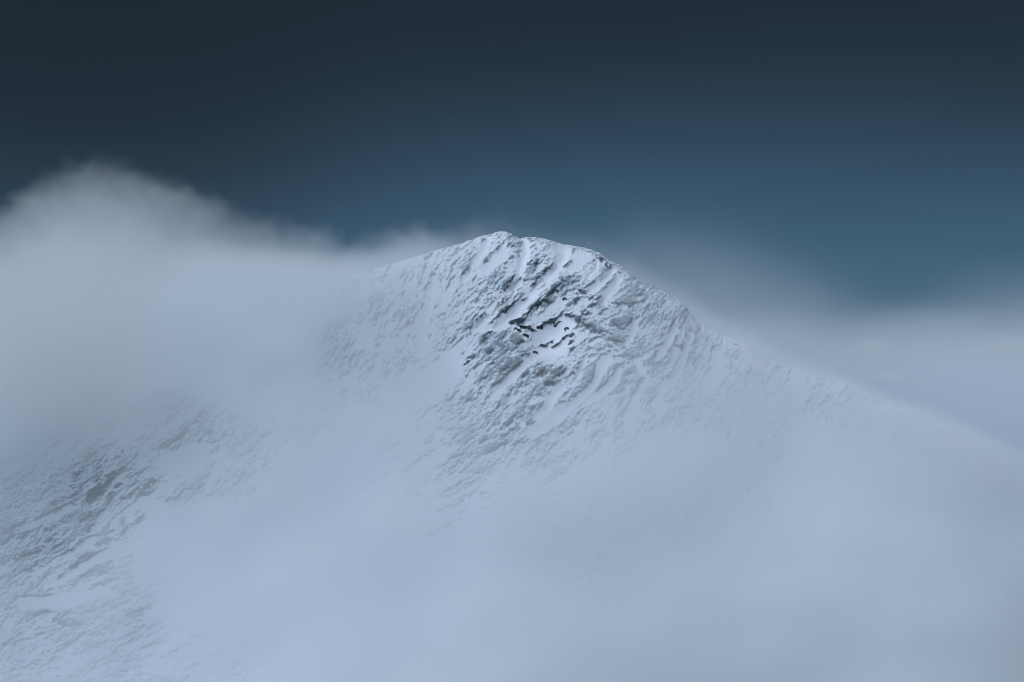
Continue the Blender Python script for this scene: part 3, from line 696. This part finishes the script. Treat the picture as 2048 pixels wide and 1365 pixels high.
def volume(name, lo, hi, cell, fn, mat):
    """An object whose air has the density fn(x, y, z), on a lattice of the given cell size."""
    lo, hi = np.array(lo, float), np.array(hi, float)
    res = np.maximum(((hi - lo) / cell).astype(int), 4) + 1
    ax = [np.linspace(lo[k], hi[k], res[k]).astype(f32) for k in range(3)]
    X, Yy, Z = np.meshgrid(*ax, indexing='ij')
    d = (1000 * np.maximum(fn(X, Yy, Z), 0)).astype(f32)
    for k in range(3):                                     # fade to nothing at the lattice's own faces
        s = [slice(None)] * 3
        for e in (0, -1):
            s[k] = e
            d[tuple(s)] = 0
    d[d < 2e-3] = 0
    o = mesh_obj(name, np.zeros((d.size, 3)), np.zeros((0, 4), int), None, {'fill': d.ravel()}, mat=mat)
    ng = bpy.data.node_groups.new(name, 'GeometryNodeTree')
    ng.interface.new_socket('Geometry', in_out='INPUT', socket_type='NodeSocketGeometry')
    ng.interface.new_socket('Geometry', in_out='OUTPUT', socket_type='NodeSocketGeometry')
    n, l = ng.nodes, ng.links
    gi_, go = n.new('NodeGroupInput'), n.new('NodeGroupOutput')
    pos = n.new('GeometryNodeInputPosition')
    ix = None
    sepx = n.new('ShaderNodeSeparateXYZ')
    l.new(pos.outputs[0], sepx.inputs[0])
    terms = []
    for k in range(3):
        mr = n.new('ShaderNodeMapRange')
        mr.clamp = True
        mr.inputs['From Min'].default_value = lo[k]; mr.inputs['From Max'].default_value = hi[k]
        mr.inputs['To Min'].default_value = 0.0; mr.inputs['To Max'].default_value = float(res[k] - 1)
        l.new(sepx.outputs[k], mr.inputs['Value'])
        rd = n.new('ShaderNodeMath'); rd.operation = 'ROUND'
        l.new(mr.outputs[0], rd.inputs[0])
        terms.append(rd.outputs[0])
    m1 = n.new('ShaderNodeMath'); m1.operation = 'MULTIPLY_ADD'
    l.new(terms[0], m1.inputs[0]); m1.inputs[1].default_value = float(res[1]); l.new(terms[1], m1.inputs[2])
    m2 = n.new('ShaderNodeMath'); m2.operation = 'MULTIPLY_ADD'
    l.new(m1.outputs[0], m2.inputs[0]); m2.inputs[1].default_value = float(res[2]); l.new(terms[2], m2.inputs[2])
    at = n.new('GeometryNodeInputNamedAttribute'); at.data_type = 'FLOAT'
    at.inputs['Name'].default_value = 'fill'
    si = n.new('GeometryNodeSampleIndex'); si.data_type = 'FLOAT'; si.domain = 'POINT'; si.clamp = True
    l.new(gi_.outputs[0], si.inputs['Geometry'])
    l.new(at.outputs['Attribute'], si.inputs['Value'])
    l.new(m2.outputs[0], si.inputs['Index'])
    vc = n.new('GeometryNodeVolumeCube')
    l.new(si.outputs[0], vc.inputs['Density'])
    vc.inputs['Background'].default_value = 0.0
    vc.inputs['Min'].default_value = lo; vc.inputs['Max'].default_value = hi
    for k, key in enumerate(('Resolution X', 'Resolution Y', 'Resolution Z')):
        vc.inputs[key].default_value = int(res[k])
    sm = n.new('GeometryNodeSetMaterial')
    sm.inputs['Material'].default_value = mat
    l.new(vc.outputs[0], sm.inputs['Geometry'])
    l.new(sm.outputs[0], go.inputs[0])
    md = o.modifiers.new('fill', 'NODES')
    md.node_group = ng
    return o

# the face as a table over (x, z): depth of the rock behind each point, and the survey position there
TX = np.arange(-700, 701, 4.0)
TZ = np.arange(-460, 221, 4.0)
tabY = np.full((len(TZ), len(TX)), np.nan)
tabU = np.full_like(tabY, np.nan); tabV = np.full_like(tabY, np.nan)
ii = np.clip(np.round((PZ - TZ[0]) / 4).astype(int), 0, len(TZ) - 1)
jj = np.clip(np.round((PX - TX[0]) / 4).astype(int), 0, len(TX) - 1)
ins = (np.abs(PX) < 700) & (PZ > TZ[0]) & (PZ < TZ[-1])
tabY[ii[ins], jj[ins]] = Y[ins]; tabU[ii[ins], jj[ins]] = uu[ins]; tabV[ii[ins], jj[ins]] = vv[ins]
def fill(T):
    for j in range(T.shape[1]):
        c = T[:, j]; ok = ~np.isnan(c)
        if ok.any():
            T[:, j] = np.interp(np.arange(len(c)), np.flatnonzero(ok), c[ok])
    for i in range(T.shape[0]):
        c = T[i]; ok = ~np.isnan(c)
        if ok.any():
            T[i] = np.interp(np.arange(len(c)), np.flatnonzero(ok), c[ok])
    return T
crestZ = (341 - rv) * yr / F
tabY, tabU, tabV = fill(tabY), fill(tabU), fill(tabV)

TAU = [(1050, 560, 0), (1050, 650, 0), (1100, 620, 0), (1000, 640, .02), (1120, 690, 0), (1080, 700, 0.02), (1000, 590, .02), (1150, 560, .04), (1000, 480, .08), (1100, 490, .06), (940, 500, .3), (900, 520, .55), (800, 540, 1.0), (700, 570, 1.8), (620, 600, 3.0), (560, 640, 5.0), (520, 620, 6), (400, 665, 6), (600, 590, 4.2), (450, 600, 5), (300, 600, 5), (100, 600, 5),
       (800, 640, .8), (700, 700, .85), (900, 620, .4), (960, 560, .2), (950, 700, .22), (850, 750, .9), (750, 800, 1.4), (600, 750, 2.2), (500, 720, 3), (300, 700, 4), (100, 750, 4), (0, 850, 4), (100, 870, 2.8),
       (150, 900, 1.6), (230, 970, .45), (300, 980, .5), (100, 1000, 1.2), (20, 1000, 1.8), (20, 1100, 1.5), (150, 1080, 1.0), (300, 1030, 1.05), (400, 870, .8), (250, 840, 1.7), (520, 930, 1.2), (400, 1000, 1.2),
       (500, 1050, 2.4), (600, 950, 1.9), (700, 950, 1.8), (800, 900, 1.5), (900, 880, 1.0), (950, 930, 1.1), (1000, 830, .55), (1060, 760, .28), (1100, 880, 1.0), (1200, 850, 1.1), (1200, 950, 2.6), (1050, 1000, 2.5),
       (1300, 800, 1.0), (1300, 700, .7), (1250, 600, .35), (1200, 520, .12), (1150, 700, .3), (1170, 620, .15), (1200, 780, .6), (1300, 600, .4), (1400, 680, .75), (1400, 780, 1.2), (1500, 720, 1.0), (1500, 850, 1.7), (1600, 780, 1.4), (1700, 790, 1.7),
       (1750, 900, 2.2), (1850, 870, 2.2), (1950, 970, 3), (1600, 950, 2.8), (1400, 950, 2.7), (1700, 1050, 3.5), (2000, 1100, 4), (1000, 1200, 4.5), (1400, 1200, 4.5), (700, 1200, 4), (500, 1250, 3.4), (300, 1200, 1.9), (360, 1090, 2.6), (450, 1150, 3.2),
       (150, 1200, 1.5), (50, 1290, 1.9), (200, 1340, 2.2), (400, 1330, 2.6), (600, 1120, 4), (800, 1050, 2.8), (1000, 1340, 5), (1800, 1340, 5), (700, 1340, 4)]
tus, tvs, TAUM = rbf(TAU, 62)
FOG_L = 170.0
def fog_density(X, Yy, Z):
    n1 = fbm3(X / 150, Yy / 150, Z / 110, 501, 4, 0.55)
    fx, fz = X, Z
    ys = bil(TX, TZ, tabY, fx, fz)
    u_, v_ = bil(TX, TZ, tabU, fx, fz), bil(TX, TZ, tabV, fx, fz)
    tau = bil(tus, tvs, TAUM, u_ + 14 * n1, v_ + 18 * n1)
    d = ys - Yy
    prof = sstep(FOG_L * (1.0 + 0.5 * n1), FOG_L * 0.25, d) * sstep(-12, -4, d)
    cz = np.interp(X.ravel(), (uc - 512) * yr / F, crestZ).reshape(X.shape)
    wing = np.clip(sstep(-130, -300, X) + 0.45 * sstep(360, 470, X), 0, 1)
    above = sstep(16 + 60 * wing - 9 * sstep(230, 330, X), -6, Z - cz + (14 + 34 * wing) * n1)
    return tau / (FOG_L * 0.62) * prof * above * np.exp(0.7 * n1)
fog = volume('fog', (-640, 900, -440), (640, 1640, 180), 8.0, fog_density, M_FOG)
fog['kind'] = 'stuff'
fog['label'] = 'thick pale fog filling the valley and hugging the lower face'

# the bank spilling over the left shoulder
LTOP = np.array([(-400, 330), (-250, 400), (-100, 480), (0, 455), (60, 385), (140, 335), (200, 318), (270, 333), (340, 362), (420, 396), (450, 425), (520, 440), (600, 452), (680, 468), (720, 475), (780, 466), (830, 448), (870, 458),
                 (920, 482), (980, 505), (1040, 540), (1200, 620)], float)
def bank_density(X, Yy, Z):
    dep = 1660.0
    xt = (LTOP[:, 0] / 2 - 512) * dep / F
    zt = (341 - LTOP[:, 1] / 2) * dep / F
    n1 = fbm3(X / 120, Yy / 120, Z / 90, 601, 5, 0.55)
    n2 = fbm3(X / 46 + Z / 50, Yy / 60, Z / 34 - X / 60, 651, 4, 0.55)
    top = np.interp(X.ravel(), xt, zt).reshape(X.shape)
    n3 = fbm3(X / 22 + Z / 30, Yy / 26, Z / 18 - X / 28, 671, 3, 0.5)
    top = top - 0.30 * np.maximum(1640 - Yy, 0)
    depth = top - Z + 14 * n1 + 27 * n2 + 20 * n3
    e = sstep(-5, 15, depth) * (0.17 + 0.83 * sstep(12, 150, depth))
    lo = np.maximum(sstep(-120, 60, Z + 40 * n1), sstep(1640, 1700, Yy) * sstep(-270, -150, Z))
    front = sstep(1100, 1250, Yy + 60 * n1 - 1.05 * np.clip(X + 420, 0, 460)) * sstep(1900, 1760, Yy)
    right = sstep(20, -130, X)
    cz = np.interp(X.ravel(), (uc - 512) * yr / F, crestZ).reshape(X.shape)
    return 0.0110 * (1 + 0.35 * sstep(1640, 1500, Yy)) * e * lo * front * (0.25 + 0.75 * right) * np.exp(0.5 * n1 + 0.6 * n2)
bank = volume('cloud_bank', (-760, 1060, -280), (110, 1920, 210), 5.5, bank_density, M_CLOUD)
bank['label'] = 'large pale cloud bank spilling over the left shoulder of the mountain'
bank['kind'] = 'stuff'

# the bank behind the right ridge
RTOP = np.array([(900, 520), (1100, 540), (1200, 545), (1260, 520), (1320, 520), (1400, 530), (1480, 545), (1550, 570), (1640, 598), (1700, 645), (1760, 675), (1820, 675), (1880, 650), (1960, 616), (2048, 610), (2300, 600), (2600, 590)], float)
def right_density(X, Yy, Z):
    dep = 2000.0
    xt = (RTOP[:, 0] / 2 - 512) * dep / F
    zt = (341 - RTOP[:, 1] / 2) * dep / F
    n1 = fbm3(X / 170, Yy / 170, Z / 110, 701, 4, 0.5)
    top = np.interp(X.ravel(), xt, zt).reshape(X.shape)
    depth = top - Z + 26 * n1
    e = sstep(-75, 120, depth) * (0.45 + 0.55 * sstep(20, 200, depth))
    front = sstep(1760, 1860, Yy) * sstep(2320, 2200, Yy)
    return (0.0045 * e * np.exp(0.4 * n1) + 0.0095 * sstep(50, -120, Z + 70 * n1)) * front * sstep(-560, -440, Z)
bankr = volume('cloud_bank', (-60, 1740, -560), (1000, 2340, 190), 10.0, right_density, M_GREY)
bankr['label'] = 'soft grey cloud bank behind the right ridge of the mountain'
bankr['kind'] = 'stuff'

# small clouds far off on the right, sunlit warmth put into their colour
def puff(name_label, px, py, dep, rx, ry, rz, dens, seed):
    cx, cz = (px / 2 - 512) * dep / F, (341 - py / 2) * dep / F
    def fn(X, Yy, Z):
        n1 = fbm3(X / 22, Yy / 22, Z / 16, seed, 4, 0.6)
        q = np.sqrt(((X - cx) / rx) ** 2 + ((Yy - dep) / ry) ** 2 + ((Z - cz) / rz) ** 2)
        return dens * sstep(0.95, 0.25, q + 0.75 * n1)
    o = volume('cloud', (cx - rx * 1.3, dep - ry * 1.3, cz - rz * 1.4), (cx + rx * 1.3, dep + ry * 1.3, cz + rz * 1.4), 2.5, fn, M_WARM)
    o['label'] = name_label
    o['kind'] = 'stuff'
    return o
puff('small upright puff of sun-tinted cloud above the right ridge, the middle one', 1752, 692, 1780, 24, 22, 12, 0.013, 801)
puff('thin flat sun-tinted cloud just above the right ridge, lowest of the small clouds', 1770, 752, 1780, 36, 22, 8, 0.015, 821)
puff('ragged sun-tinted cloud at the right edge, largest of the small clouds', 2005, 690, 1780, 56, 26, 20, 0.009, 841)
